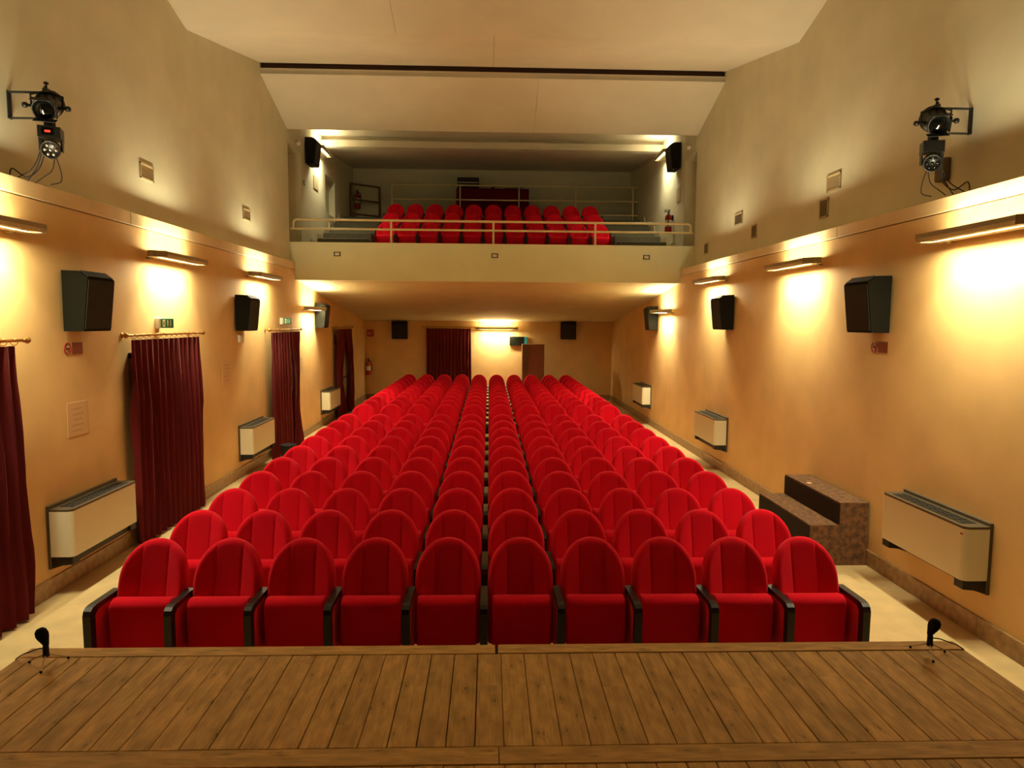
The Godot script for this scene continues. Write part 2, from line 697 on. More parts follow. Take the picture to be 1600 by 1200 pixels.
# ---------------------------------------------------------------- wall lamps
func sconce(label: String, side: String, along: float, h: float, length := 1.2, power := 1.0) -> void:
	var o := wthing("wall_lamp", label, "wall lamp", side, along, h, "boat-shaped wall lamps")
	var l := length / 2
	# shell: two long rails, tapered ends, middle plate
	var st := mb()
	bx(st, Vector3(-l, -0.035, 0.065), Vector3(l, 0.04, 0.08), 0.004)
	bx(st, Vector3(-l, -0.035, 0.065), Vector3(l, -0.027, 0.17), 0.003)
	var fz := func(a: float, b: float, w: float) -> Vector3: return Vector3(w, b, a)
	prism(st, PackedVector2Array([Vector2(0.235, -0.028), Vector2(0.255, -0.03), Vector2(0.285, 0.0), Vector2(0.28, 0.04), Vector2(0.262, 0.042), Vector2(0.2435, 0.0)]), -l, l, fz)
	bx(st, Vector3(-l, 0.0, 0.075), Vector3(l, 0.012, 0.25))
	var fy := func(a: float, b: float, w: float) -> Vector3: return Vector3(a, w, b)
	for s in [-1.0, 1.0]:
		prism(st, PackedVector2Array([Vector2(s * (l - 0.005), 0.065), Vector2(s * (l + 0.10), 0.10), Vector2(s * (l + 0.10), 0.16), Vector2(s * (l - 0.005), 0.283)]), -0.03, 0.042, fy)
	part("shade", st, M.sconce, o)
	for s in [-0.42, 0.42]:
		st = mb()
		bx(st, Vector3(s * length - 0.02, -0.045, 0.0), Vector3(s * length + 0.02, -0.02, 0.07), 0.003)
		part("bracket", st, M.sconce, o)
	st = mb()
	bx(st, Vector3(-l + 0.05, 0.012, 0.11), Vector3(l - 0.05, 0.02, 0.215))
	part("upper_glass", st, M.glow, o)
	st = mb()
	bx(st, Vector3(-l + 0.05, -0.01, 0.172), Vector3(l - 0.05, 0.0, 0.238))
	part("lower_glass", st, M.glow, o)
	glass(o, Vector3(0, 0.024, 0.162), true, length - 0.12, 0.10, glass_up * power)
	glass(o, Vector3(0, -0.014, 0.208), false, length - 0.12, 0.055, glass_down * power)
	for k in 4:
		var x := (k - 1.5) * (length - 0.2) / 4.0
		burner(o, Vector3(x, 0.055, 0.162), true, lamp_up * power)
		burner(o, Vector3(x, -0.055, 0.208), false, lamp_down * power)


func sconces() -> void:
	var n := ["nearest", "second", "third", "fourth"]
	for i in 4:
		var d: float = [5.62, 9.07, 12.5, 15.95][i]
		var h: float = [3.32, 3.32, 3.32, 2.82][i]
		for s in ["left", "right"]:
			sconce("%s lit boat-shaped wall lamp from the stage on the %s wall" % [n[i], s], s, d, h)
	sconce("lit wall lamp on the rear wall above the wooden cabinet", "back", 0.25, 2.345, 1.2, 1.0)
	sconce("lit wall lamp behind the left balcony loudspeaker", "upper_left", 17.45, 6.60, 0.9, 0.5)
	sconce("lit wall lamp behind the right balcony loudspeaker", "upper_right", 17.3, 6.60, 0.9, 0.5)


# ---------------------------------------------------------------- seats
func back_top(x: float) -> float:
	var r := clampf(absf(x) / 0.2435, 0.0, 1.0)
	return 0.64 + 0.292 * pow(maxf(0.0, 1.0 - r * r), 1.0 / 2.3)


func back_mesh() -> ArrayMesh:
	var xs := [-0.2435, -0.243, -0.242, -0.237, -0.228, -0.212, -0.19, -0.165, -0.14, -0.115, -0.101, -0.0965, -0.092, -0.075, -0.045, -0.015]
	for i in range(xs.size() - 1, -1, -1):
		xs.append(-xs[i])
	var ts := [0.0, 0.15, 0.3, 0.45, 0.58, 0.68, 0.76, 0.83, 0.88, 0.92, 0.95, 0.97, 0.985, 0.995, 1.0]
	var front := []
	var rear := []
	for x in xs:
		var top := back_top(x)
		var cf := []
		var cr := []
		for t in ts:
			var h: float = lerpf(0.23, top, t)
			var lean: float = 0.17 * (0.93 - h) / 0.60
			var rho: float = pow(absf(x) / 0.2435, 2.0) + pow(maxf(h - 0.64, 0.0) / 0.292, 2.3)
			var b: float = 1.0
			if rho > 0.72:
				b = sqrt(maxf(0.0, 1.0 - pow((rho - 0.72) / 0.28, 2.0)))
			var wing := 0.0
			if absf(x) > 0.0965:
				wing = 0.42 * (absf(x) - 0.0965)
			var seam := 0.0
			if absf(absf(x) - 0.0965) < 0.001:
				seam = 0.0035
			cf.append(Vector3(x, h, lean + wing * (0.35 + 0.65 * b) + 0.034 * b - seam * b))
			cr.append(Vector3(x, h, lean + wing * 0.35 - 0.02 - 0.022 * b))
		front.append(cf)
		rear.append(cr)
	var st := mb()
	st.set_smooth_group(1)
	for i in xs.size() - 1:
		for j in ts.size() - 1:
			quad(st, front[i][j], front[i + 1][j], front[i + 1][j + 1], front[i][j + 1], Vector3.BACK)
			quad(st, rear[i][j], rear[i + 1][j], rear[i + 1][j + 1], rear[i][j + 1], Vector3.FORWARD)
		var m := ts.size() - 1
		quad(st, front[i][m], front[i + 1][m], rear[i + 1][m], rear[i][m], Vector3(0, 1, 0))
		quad(st, front[i][0], front[i + 1][0], rear[i + 1][0], rear[i][0], Vector3(0, -1, 0))
	for j in ts.size() - 1:
		quad(st, front[0][j], front[0][j + 1], rear[0][j + 1], rear[0][j], Vector3.LEFT)
		var e := xs.size() - 1
		quad(st, front[e][j], front[e][j + 1], rear[e][j + 1], rear[e][j], Vector3.RIGHT)
	return commit(st)


# rounded cushion: side outline swept across, ends drawn in
func cushion_mesh() -> ArrayMesh:
	var prof := []
	# (z, y) outline of the tipped-up seat, front is +z
	for a in range(0, 11):
		var t := PI * a / 10.0
		prof.append(Vector2(0.265 + cos(t) * 0.075, 0.53 + sin(t) * 0.055))
	prof.append(Vector2(0.195, 0.40))
	prof.append(Vector2(0.205, 0.225))
	prof.append(Vector2(0.225, 0.205))
	prof.append(Vector2(0.305, 0.205))
	prof.append(Vector2(0.325, 0.225))
	prof.append(Vector2(0.338, 0.40))
	var mid := Vector2(0.266, 0.42)
	var cuts := [[-0.212, 0.86], [-0.209, 0.94], [-0.203, 0.975], [-0.19, 1.0], [0.19, 1.0], [0.203, 0.975], [0.209, 0.94], [0.212, 0.86]]
	var st := mb()
	st.set_smooth_group(1)
	var rings := []
	for c in cuts:
		var ring := []
		for p in prof:
			var q: Vector2 = mid + (p - mid) * Vector2(c[1], lerpf(c[1], 1.0, 0.35))
			ring.append(Vector3(c[0], q.y, q.x))
		rings.append(ring)
	var n := prof.size()
	for i in cuts.size() - 1:
		for k in n:
			var k2 := (k + 1) % n
			var m3 := Vector3(0, mid.y, mid.x)
			var hint: Vector3 = (rings[i][k] + rings[i][k2]) / 2 - m3
			hint.x = 0
			quad(st, rings[i][k], rings[i][k2], rings[i + 1][k2], rings[i + 1][k], hint)
	for e in [0, cuts.size() - 1]:
		var cx: float = cuts[e][0]
		for k in n:
			tri(st, Vector3(cx, mid.y, mid.x), rings[e][k], rings[e][(k + 1) % n], Vector3(signf(cx), 0, 0))
	return commit(st)


func arm_pad_mesh(x: float) -> ArrayMesh:
	var st := mb()
	var f := func(a: float, b: float, w: float) -> Vector3: return Vector3(w, b, a)
	var poly := PackedVector2Array([Vector2(0.10, 0.565), Vector2(0.10, 0.595), Vector2(0.42, 0.602), Vector2(0.465, 0.596), Vector2(0.492, 0.578), Vector2(0.505, 0.545), Vector2(0.500, 0.14), Vector2(0.44, 0.14), Vector2(0.44, 0.535), Vector2(0.40, 0.560)])
	prism(st, poly, x - 0.026, x + 0.026, f)
	return commit(st)


func seat_model(called: String, both: bool) -> Node3D:
	var o := thing(called, "", "seat")
	part("backrest", MS.back, M.red, o)
	part("seat_cushion", MS.cushion, M.red, o)
	part("back_shell", MS.shell, M.shell, o)
	for s in ([-1, 1] if both else [-1]):
		var k: String = "l" if s < 0 else "r"
		var a := part("armrest", MS["arm_" + k], M.black, o)
		part("side_panel", MS["panel_" + k], M.red, a)
		part("foot", MS["foot_" + k], M.steel, a)
	return o


var MS := {}


func seats() -> void:
	MS.back = back_mesh()
	MS.cushion = cushion_mesh()
	var st := mb()
	bx(st, Vector3(-0.2, 0.30, 0.075), Vector3(0.2, 0.60, 0.10), 0.008)
	bx(st, Vector3(-0.2435, 0.33, 0.15), Vector3(0.2435, 0.37, 0.19), 0.008)
	MS.shell = commit(st)
	for s in [["l", -0.27], ["r", 0.27]]:
		MS["arm_" + s[0]] = arm_pad_mesh(s[1])
		st = mb()
		bx(st, Vector3(s[1] - 0.02, 0.14, 0.06), Vector3(s[1] + 0.02, 0.57, 0.445), 0.008)
		MS["panel_" + s[0]] = commit(st)
		st = mb()
		bx(st, Vector3(s[1] - 0.02, 0.02, 0.16), Vector3(s[1] + 0.02, 0.15, 0.40), 0.004)
		bx(st, Vector3(s[1] - 0.026, 0.0, 0.08), Vector3(s[1] + 0.026, 0.022, 0.47), 0.006)
		MS["foot_" + s[0]] = commit(st)
	var one := seat_model("theatre_seat", false)
	var two := seat_model("theatre_seat", true)
	var used := [false, false]
	var rows := []
	for i in 10:
		rows.append(5.22 + i * 0.795)
	for i in 11:
		rows.append(5.22 + 9 * 0.795 + 1.5 + i * 0.79)
	var group := "red theatre seats in the stalls"
	for r in rows.size():
		for c in 10:
			var where := "the front row" if r == 0 else ("the last row by the rear wall" if r == 20 else "the %s row from the stage" % ORD[r])
			var label := "red velvet folding seat, %s from left in %s" % [ORD[c] if c else "leftmost", where]
			if c == 0:
				label = "red velvet folding seat at the left end of %s" % where
			elif c == 9:
				label = "red velvet folding seat at the right end of %s" % where
			put_seat(one, two, used, c == 9, label, group, P(-0.0266 + (c - 4.5) * 0.54, 0, rows[r]))
	group = "red theatre seats on the balcony"
	for r in 3:
		for c in 11:
			var where: String = ["front", "middle", "back"][r] + " balcony row"
			var label := "red folding seat, %s from left in the %s" % [ORD[c], where]
			if c == 0:
				label = "red folding seat at the left end of the %s" % where
			elif c == 10:
				label = "red folding seat at the right end of the %s" % where
			put_seat(one, two, used, c == 10, label, group, P(0.105 + (c - 5) * 0.54, [4.12, 4.5, 4.88][r], 18.18 + r * 0.91))


func put_seat(one: Node3D, two: Node3D, used: Array, last: bool, label: String, group: String, at: Vector3) -> void:
	var k := 1 if last else 0
	var o: Node3D
	if not used[k]:
		used[k] = true
		o = two if last else one
		tag(o, label, "seat", group)
	else:
		o = (two if last else one).duplicate()
		o.name = numbered("theatre_seat")
		add_child(o)
		tag(o, label, "seat", group)
	o.position = at


# ---------------------------------------------------------------- curtains
# e0, e1: arrays of [height fraction from the top, along] giving the two edges
func curve_at(e: Array, v: float) -> float:
	for i in e.size() - 1:
		if v <= e[i + 1][0]:
			var t: float = (v - e[i][0]) / (e[i + 1][0] - e[i][0])
			return lerpf(e[i][1], e[i + 1][1], t * t * (3 - 2 * t))
	return e[-1][1]


func curtain_mesh(e0: Array, e1: Array, top: float, bottom: float, folds: float, amp: float, out: float, seed_: int) -> ArrayMesh:
	var n := FastNoiseLite.new()
	n.seed = seed_
	n.frequency = 0.9
	var nu := int(folds * 8)
	var nv := 16
	var grid := []
	var back := []
	for j in nv + 1:
		var v := float(j) / nv
		var a := curve_at(e0, v)
		var b := curve_at(e1, v)
		var row := []
		var rb := []
		for i in nu + 1:
			var u := float(i) / nu
			var wob := n.get_noise_2d(u * 9.0, v * 0.9)
			var ph := u * folds * TAU + wob * 1.6
			var am := amp * lerpf(0.45, 1.1, smoothstep(0.0, 0.35, v)) * (1.0 + 0.35 * n.get_noise_2d(u * 5.0 + 40, v))
			var z := out + sin(ph) * am + 0.25 * am * sin(ph * 2.0 + 1.0)
			var x := lerpf(a, b, u) + cos(ph) * am * 0.35
			var y := lerpf(top, bottom + 0.012 * wob, v)
			row.append(Vector3(x, y, z))
			rb.append(Vector3(x, y, z - 0.006))
		grid.append(row)
		back.append(rb)
	var st := mb()
	st.set_smooth_group(1)
	for j in nv:
		for i in nu:
			quad(st, grid[j][i], grid[j][i + 1], grid[j + 1][i + 1], grid[j + 1][i], Vector3.BACK)
			quad(st, back[j][i], back[j][i + 1], back[j + 1][i + 1], back[j + 1][i], Vector3.FORWARD)
	st.set_smooth_group(-1)
	for i in nu:
		quad(st, grid[nv][i], grid[nv][i + 1], back[nv][i + 1], back[nv][i], Vector3.DOWN)
		quad(st, grid[0][i], grid[0][i + 1], back[0][i + 1], back[0][i], Vector3.UP)
	for j in nv:
		quad(st, grid[j][0], grid[j + 1][0], back[j + 1][0], back[j][0], Vector3.LEFT)
		quad(st, grid[j][nu], grid[j + 1][nu], back[j + 1][nu], back[j][nu], Vector3.RIGHT)
	return commit(st)


func rod(label: String, side: String, along: float, h: float, half: float, out: float) -> void:
	var o := wthing("curtain_rod", label, "curtain rod", side, along, h, "brass curtain rods")
	var st := mb()
	tube(st, [Vector3(-half, 0, out), Vector3(half, 0, out)], 0.014, 10)
	part("pole", st, M.brass, o)
	for s in [-1.0, 1.0]:
		st = mb()
		lathe(st, [Vector2(0, 0), Vector2(0.018, 0.0), Vector2(0.018, 0.015), Vector2(0.012, 0.02), Vector2(0.026, 0.035), Vector2(0.03, 0.05), Vector2(0.024, 0.066), Vector2(0, 0.075)], Vector3(s * half, 0, out), Vector3(s, 0, 0), 12)
		part("finial", st, M.brass, o)
		st = mb()
		tube(st, [Vector3(s * (half - 0.12), 0.0, 0.0), Vector3(s * (half - 0.12), 0.0, out - 0.012)], 0.009, 8)
		lathe(st, [Vector2(0, 0), Vector2(0.03, 0), Vector2(0.03, 0.008), Vector2(0, 0.012)], Vector3(s * (half - 0.12), 0, 0), Vector3.BACK, 12)
		part("wall_bracket", st, M.brass, o)
	var nr := int(half * 2 / 0.14)
	for i in nr:
		st = mb()
		var pts := []
		for q in 13:
			var t := TAU * q / 12
			pts.append(Vector3(lerpf(-half + 0.05, half - 0.05, (i + 0.5) / nr) + 0.006 * sin(t), -0.012 + cos(t) * 0.027, out + sin(t) * 0.027))
		tube(st, pts, 0.0035, 5)
		part("ring", st, M.brass, o)


func drape(label: String, side: String, at: float, halves: Array, top: float, folds: float, out: float, m: Material, seed_: int, _rod_h: float) -> void:
	var o := wthing("curtain", label, "curtain", side, at, 0.0, "dark red curtains")
	for k in halves.size():
		part("drape", curtain_mesh(halves[k][0], halves[k][1], top, 0.02 if halves[k].size() < 3 else halves[k][2], folds, 0.042, out, seed_ + k), m, o)


func curtains() -> void:
	# local x grows away from the stage on the left wall
	rod("brass curtain rod at the left edge, nearest the stage", "left", 5.08, 2.38, 0.99, 0.13)
	drape("dark red curtain at the left edge, nearest the stage", "left", 5.08, [[[[0, -0.95], [1, -0.95]], [[0, 0.86], [0.5, 0.90], [1, 0.94]]]], 2.335, 12, 0.13, M.curtain, 1, 2.38)
	rod("brass curtain rod below the exit sign by the near left lamp", "left", 8.78, 2.385, 0.98, 0.13)
	drape("wide dark red curtain behind the near left fan coil", "left", 8.78, [[[[0, -0.92], [1, -0.92]], [[0, 0.90], [1, 0.92]]]], 2.335, 13, 0.13, M.curtain, 11, 2.385)
	rod("brass curtain rod over the parted curtain in the middle of the left wall", "left", 13.8, 2.385, 1.02, 0.13)
	drape("parted dark red curtain above the black bin on the left wall", "left", 13.8, [[[[0, -0.95], [1, -0.92]], [[0, 0.30], [0.5, 0.25], [1, 0.32]]], [[[0, 0.32], [0.42, 0.52], [0.66, 0.44], [1, 0.34]], [[0, 0.95], [0.45, 0.80], [0.62, 0.78], [1, 1.05]]]], 2.335, 7, 0.13, M.curtain, 21, 2.385)
	rod("brass curtain rod at the far end of the left wall", "left", 19.35, 2.39, 1.05, 0.13)
	drape("parted curtain pair at the far end of the left wall", "left", 19.35, [[[[0, -0.98], [1, -0.98]], [[0, 0.05], [0.55, -0.45], [1, 0.15]]], [[[0, 0.06], [0.5, 0.62], [0.75, 0.60], [1, 0.42]], [[0, 0.98], [1, 1.05]]]], 2.335, 6, 0.13, M.curtain, 31, 2.39)
	rod("thin curtain rod on the rear wall", "back", -1.32, 2.385, 0.82, 0.13)
	drape("straight dark curtain hanging on the rear wall", "back", -1.32, [[[[0, -0.73], [1, -0.75]], [[0, 0.72], [1, 0.74]]]], 2.333, 13, 0.13, M.curtain, 41, 2.385)


# ---------------------------------------------------------------- loudspeakers
func speaker(label: String, side: String, along: float, h: float, flip := 1.0, w := 0.48) -> void:
	var o := wthing("loudspeaker", label, "loudspeaker", side, along, h, "dark wall loudspeakers")
	var f := func(a: float, b: float, c: float) -> Vector3: return Vector3(c, b, a)
	var st := mb()
	prism(st, PackedVector2Array([Vector2(0.02, 0.0), Vector2(0.02, 0.575), Vector2(0.175, 0.57), Vector2(0.262, 0.505), Vector2(0.205, 0.0)]), -w / 2, w / 2, f)
	part("cabinet", st, M.speaker, o)
	st = mb()
	prism(st, PackedVector2Array([Vector2(0.207, 0.02), Vector2(0.260, 0.49), Vector2(0.270, 0.49), Vector2(0.217, 0.02)]), -w / 2 + 0.012, w / 2 - 0.012, f)
	part("grille", st, M.grille, o)
	st = mb()
	prism(st, PackedVector2Array([Vector2(0.183, 0.5695), Vector2(0.255, 0.515), Vector2(0.260, 0.521), Vector2(0.188, 0.5755)]), -w / 2 + 0.02, w / 2 - 0.02, f)
	part("horn_cover", st, M.grille, o)
	st = mb()
	bx(st, Vector3(-0.07, 0.15, 0.0), Vector3(0.07, 0.4, 0.03))
	part("wall_bracket", st, M.blackmatte, o)


func speakers() -> void:
	var n := ["nearest the stage, above the no-smoking sign", "in the middle of the wall", "under the balcony edge"]
	for i in 3:
		speaker("black wedge loudspeaker on the left wall, " + n[i], "left", [7.07, 11.62, 16.78][i], [2.445, 2.39, 2.395][i])
		speaker("black wedge loudspeaker on the right wall, " + n[i], "right", [7.24, 11.80, 17.04][i], [2.48, 2.46, 2.39][i])
	speaker("black loudspeaker on the balcony's left wall", "upper_left", 16.55, 6.08)
	speaker("black loudspeaker on the balcony's right wall", "upper_right", 16.42, 6.06)
	speaker("square black loudspeaker on the rear wall, left of the curtain", "back", -2.905, 1.985, 1.0, 0.49)
	speaker("square black loudspeaker on the rear wall, right of the cabinet", "back", 2.60, 2.005, 1.0, 0.49)


# ---------------------------------------------------------------- fan coils
func fan_coil(label: String, side: String, along: float, h: float, cable := false, plinth := true) -> void:
	var o := wthing("fan_coil", label, "fan coil", side, along, h, "ivory fan coil units along the walls")
	var f := func(a: float, b: float, c: float) -> Vector3: return Vector3(a, c, b)
	var st := mb()
	var poly := PackedVector2Array([Vector2(-0.6, 0.03)])
	for k in 7:
		var t := PI / 2 * k / 6.0
		poly.append(Vector2(-0.6 + 0.05 - 0.05 * cos(t), 0.185 + 0.05 * sin(t)))
	for k in 7:
		var t := PI / 2 * k / 6.0
		poly.append(Vector2(0.55 + 0.05 * sin(t), 0.185 + 0.05 * cos(t)))
	poly.append(Vector2(0.6, 0.03))
	prism(st, poly, 0.0, 0.425, f)
	part("casing", st, M.ivory, o)
	st = mb()
	bx(st, Vector3(-0.6, -0.12, 0.0), Vector3(0.6, 0.475, 0.028), 0.004)
	part("back_plate", st, M.coiltop, o)
	st = mb()
	var tp := PackedVector2Array()
	for p in poly:
		tp.append(Vector2(p.x, p.y))
	prism(st, tp, 0.425, 0.445, f)
	var top := part("top_panel", st, M.coiltop, o)
	for k in 9:
		st = mb()
		for s in 3:
			bx(st, Vector3(-0.5 + k * 0.112, 0.444, 0.07 + s * 0.045), Vector3(-0.5 + k * 0.112 + 0.098, 0.45, 0.07 + s * 0.045 + 0.034))
		part("grille_slats", st, M.coildark, top)
	for s in [-1.0, 1.0]:
		st = mb()
		prism(st, PackedVector2Array([Vector2(0.03, -0.115), Vector2(0.03, 0.0), Vector2(0.215, 0.0), Vector2(0.215, -0.075), Vector2(0.12, -0.085)]), s * 0.585, s * 0.475, func(a: float, b: float, c: float) -> Vector3: return Vector3(c, b, a))
		part("foot", st, M.coildark, o)
	st = mb()
	bx(st, Vector3(-0.47, -0.085 if plinth else -0.04, 0.03), Vector3(0.47, 0.0, 0.185 if plinth else 0.14), 0.004)
	part("air_intake", st, M.coildark, o)
	st = mb()
	bx(st, Vector3(0.545, 0.375, 0.232), Vector3(0.575, 0.39, 0.2375))
	part("badge", st, M.chrome, o)
	if cable:
		st = mb()
		tube(st, [Vector3(0.18, -0.04, 0.1), Vector3(0.2, -0.10, 0.1), Vector3(0.27, -0.115, 0.1), Vector3(0.33, -0.09, 0.09), Vector3(0.36, -0.03, 0.09)], 0.006, 6)
		part("cable", st, M.ivory, o)


func fan_coils() -> void:
	fan_coil("ivory fan coil on the left wall in front of the wide curtain", "left", 7.05, 0.375, true)
	fan_coil("ivory fan coil on the left wall beside the black bin", "left", 12.02, 0.385)
	fan_coil("small far ivory fan coil on the left wall by the last curtain", "left", 17.6, 0.41)
	fan_coil("large near ivory fan coil hung on the right wall by the stage", "right", 6.0, 0.505, false, false)
	fan_coil("middle ivory fan coil hung on the right wall behind the carpeted steps", "right", 12.3, 0.50)
	fan_coil("farthest ivory fan coil hung on the right wall", "right", 17.95, 0.53)


# ---------------------------------------------------------------- balcony
func balcony_things() -> void:
	var d := 15.07
	# front railing
	var o := thing("balcony_railing", "cream tubular railing along the balcony front", "railing", P(0.1, 4.19, d))
	var st := mb()
	var l := -4.09 - 0.1
	var r := 4.28 - 0.1
	var top := 0.47
	var low := 0.285
	tube(st, [Vector3(l, low, 0), Vector3(l, top - 0.06, 0), Vector3(l + 0.02, top - 0.02, 0), Vector3(l + 0.06, top, 0), Vector3(r - 0.06, top, 0), Vector3(r - 0.02, top - 0.02, 0), Vector3(r, top - 0.06, 0), Vector3(r, low, 0)], 0.024, 10)
	part("top_rail", st, M.rail, o)
	st = mb()
	tube(st, [Vector3(UL - 0.1 + 0.005, low, 0), Vector3(UR - 0.1 - 0.005, low, 0)], 0.022, 10)
	part("lower_rail", st, M.rail, o)
	for x in [-2.06, 0.083, 2.24]:
		st = mb()
		tube(st, [Vector3(x - 0.1, 0.0, 0), Vector3(x - 0.1, top, 0)], 0.022, 10)
		part("post", st, M.rail, o)
	# rear railing in front of the control table
	d = 20.9
	o = thing("rear_railing", "dim tubular railing behind the balcony seats", "railing", P(0.6, 5.5, d))
	for y in [1.0, 0.59]:
		st = mb()
		tube(st, [Vector3(-2.83 - 0.6, y, 0), Vector3(4.335 - 0.6, y, 0)], 0.02, 8)
		part("rail", st, M.rail, o)
	st = mb()
	tube(st, [Vector3(3.15 - 0.6, 0.19, 0), Vector3(4.335 - 0.6, 0.19, 0)], 0.02, 8)
	part("rail", st, M.rail, o)
	for x in [-2.83, -0.855, 0.856, 2.52, 4.20]:
		st = mb()
		tube(st, [Vector3(x - 0.6, 0, 0), Vector3(x - 0.6, 1.0, 0)], 0.02, 8)
		part("post", st, M.rail, o)
	# control table
	o = thing("control_table", "table under a dark red cloth behind the rear railing", "table", P(0.09, 5.5, 21.5))
	st = mb()
	bx(st, Vector3(-1.06, 0.93, -0.32), Vector3(1.06, 0.96, 0.32), 0.006)
	part("tabletop", st, M.brownwood, o)
	st = mb()
	bx(st, Vector3(-1.07, 0.06, 0.322), Vector3(1.07, 0.972, 0.33), 0.003)
	bx(st, Vector3(-1.07, 0.961, -0.32), Vector3(1.07, 0.972, 0.33), 0.003)
	bx(st, Vector3(-1.072, 0.06, -0.32), Vector3(-1.062, 0.972, 0.33), 0.003)
	bx(st, Vector3(1.062, 0.06, -0.32), Vector3(1.072, 0.972, 0.33), 0.003)
	part("tablecloth", st, M.cloth, o)
	for sx in [-1.0, 1.0]:
		for sz in [-0.28, 0.28]:
			st = mb()
			bx(st, Vector3(sx * 1.0 - 0.02, 0, sz - 0.02), Vector3(sx * 1.0 + 0.02, 0.93, sz + 0.02))
			part("leg", st, M.blackmatte, o)
	o = thing("equipment_rack", "black equipment rack standing on the left of the control table", "rack", P(-0.64, 6.473, 21.5))
	st = mb()
	bx(st, Vector3(-0.32, 0, -0.25), Vector3(0.32, 0.335, 0.22), 0.006)
	part("case", st, M.blackmatte, o)
	st = mb()
	bx(st, Vector3(-0.31, 0.165, 0.22), Vector3(0.31, 0.20, 0.232), 0.002)
	part("panel_strip", st, M.steel, o)
	for k in 6:
		st = mb()
		lathe(st, [Vector2(0.018, 0), Vector2(0.016, 0.02), Vector2(0, 0.022)], Vector3(-0.2 + k * 0.08, 0.09, 0.22), Vector3.BACK, 10)
		part("knob", st, M.black, o)
	o = thing("mixing_console", "low dark mixing console on the control table", "mixer", P(0.72, 6.473, 21.5))
	st = mb()
	prism(st, PackedVector2Array([Vector2(-0.2, 0), Vector2(0.24, 0), Vector2(0.24, 0.03), Vector2(-0.2, 0.10)]), -0.26, 0.26, func(a: float, b: float, c: float) -> Vector3: return Vector3(c, b, a))
	part("body", st, M.blackmatte, o)
	for k in 5:
		st = mb()
		bx(st, Vector3(-0.2 + k * 0.09, 0.05, 0.0), Vector3(-0.18 + k * 0.09, 0.085, 0.03), 0.002)
		part("fader", st, M.chrome, o)
	o = thing("desk_lamp", "small dark lamp in the middle of the control table", "lamp", P(0.10, 6.473, 21.45))
	st = mb()
	lathe(st, [Vector2(0, 0), Vector2(0.05, 0), Vector2(0.045, 0.012), Vector2(0.008, 0.02), Vector2(0.008, 0.07), Vector2(0.05, 0.055), Vector2(0.02, 0.095), Vector2(0, 0.1)], Vector3.ZERO, Vector3.UP, 12)
	part("shade", st, M.blackmatte, o)
	# corner gate and extinguishers
	var a := P(-4.10, 5.5, 21.36)
	var b := P(-3.34, 5.5, 21.93)
	o = thing("stair_gate", "brown barred gate across the balcony's rear left corner", "gate", (a + b) / 2, atan2(-(b.z - a.z), b.x - a.x))
	var hw := a.distance_to(b) / 2
	for y in [0.20, 0.62, 1.07]:
		st = mb()
		bx(st, Vector3(-hw, y, -0.015), Vector3(hw, y + 0.05, 0.015), 0.004)
		part("bar", st, M.brownwood, o)
	for x in [-hw, hw]:
		st = mb()
		bx(st, Vector3(x - 0.025, 0, -0.025), Vector3(x + 0.025, 1.12, 0.025), 0.004)
		part("post", st, M.brownwood, o)
	extinguisher("fire extinguisher in the dark rear left corner of the balcony", "upper_back", -4.0, 5.95)
	extinguisher("red fire extinguisher on the balcony's right wall", "upper_right", 16.8, 4.68)
	# side stairs
	for s in [[-4.15, -2.95, "left"], [3.17, 4.34, "right"]]:
		o = thing("side_stairs", "grey steps rising beside the %s end of the balcony seats" % s[2], "stairs", P((s[0] + s[1]) / 2, 4.12, 18.4))
		var cx: float = (s[0] + s[1]) / 2
		var hs: float = (s[1] - s[0]) / 2 - 0.002
		for k in 6:
			var d0 := 16.75 + k * 0.62
			st = mb()
			bx(st, Vector3(-hs, 0, 18.4 - d0), Vector3(hs, 0.21 * (k + 1), 18.4 - minf(d0 + 0.62, 20.44)), 0.006)
			part("step", st, M.step, o)
			st = mb()
			var wx: float = -hs if s[2] == "left" else hs
			bx(st, Vector3(wx, 0.21 * (k + 1), 18.4 - d0 - 0.01), Vector3(wx - signf(wx) * 0.02, 0.21 * (k + 1) + 0.12, 18.4 - d0 - 0.55))
			part("skirting", st, M.nosing, o)
		cx = cx
	# sockets in the balcony front
	var nm := ["left", "centre", "right"]
	for k in 3:
		o = wthing("wall_socket", "small dark-framed box on the balcony front, %s of three" % nm[k], "socket", "front", [-3.17, 0.113, 3.32][k], 3.90, "small boxes on the balcony front")
		st = mb()
		bx(st, Vector3(-0.068, 0.0, -0.002), Vector3(0.068, 0.015, 0.014))
		bx(st, Vector3(-0.068, 0.075, -0.002), Vector3(0.068, 0.09, 0.014))
		bx(st, Vector3(-0.068, 0.0, -0.002), Vector3(-0.05, 0.09, 0.014))
		bx(st, Vector3(0.05, 0.0, -0.002), Vector3(0.068, 0.09, 0.014))
		part("frame", st, M.coildark, o)
		st = mb()
		bx(st, Vector3(-0.05, 0.015, -0.002), Vector3(0.05, 0.075, 0.008))
		part("cover", st, M.white, o)
	# fittings by the balcony doors
	for s in [["upper_left", 15.6, "left"], ["upper_right", 15.43, "right"]]:
		o = wthing("emergency_lamp", "small round white fitting over the %s balcony door" % s[2], "lamp", s[0], s[1], 6.34, "round fittings over the balcony doors")
		st = mb()
		ball(st, Vector3(0, 0, 0.05), 0.055, 1.0, Vector3.BACK)
		part("globe", st, M.white, o)
		st = mb()
		bx(st, Vector3(-0.05, -0.05, 0), Vector3(0.05, 0.05, 0.03), 0.004)
		part("base", st, M.vent, o)
	o = wthing("wall_plate", "grey plate on the wall under the left balcony loudspeaker", "plate", "upper_left", 17.3, 5.68)
	st = mb()
	bx(st, Vector3(-0.22, 0, 0), Vector3(0.22, 0.30, 0.012), 0.003)
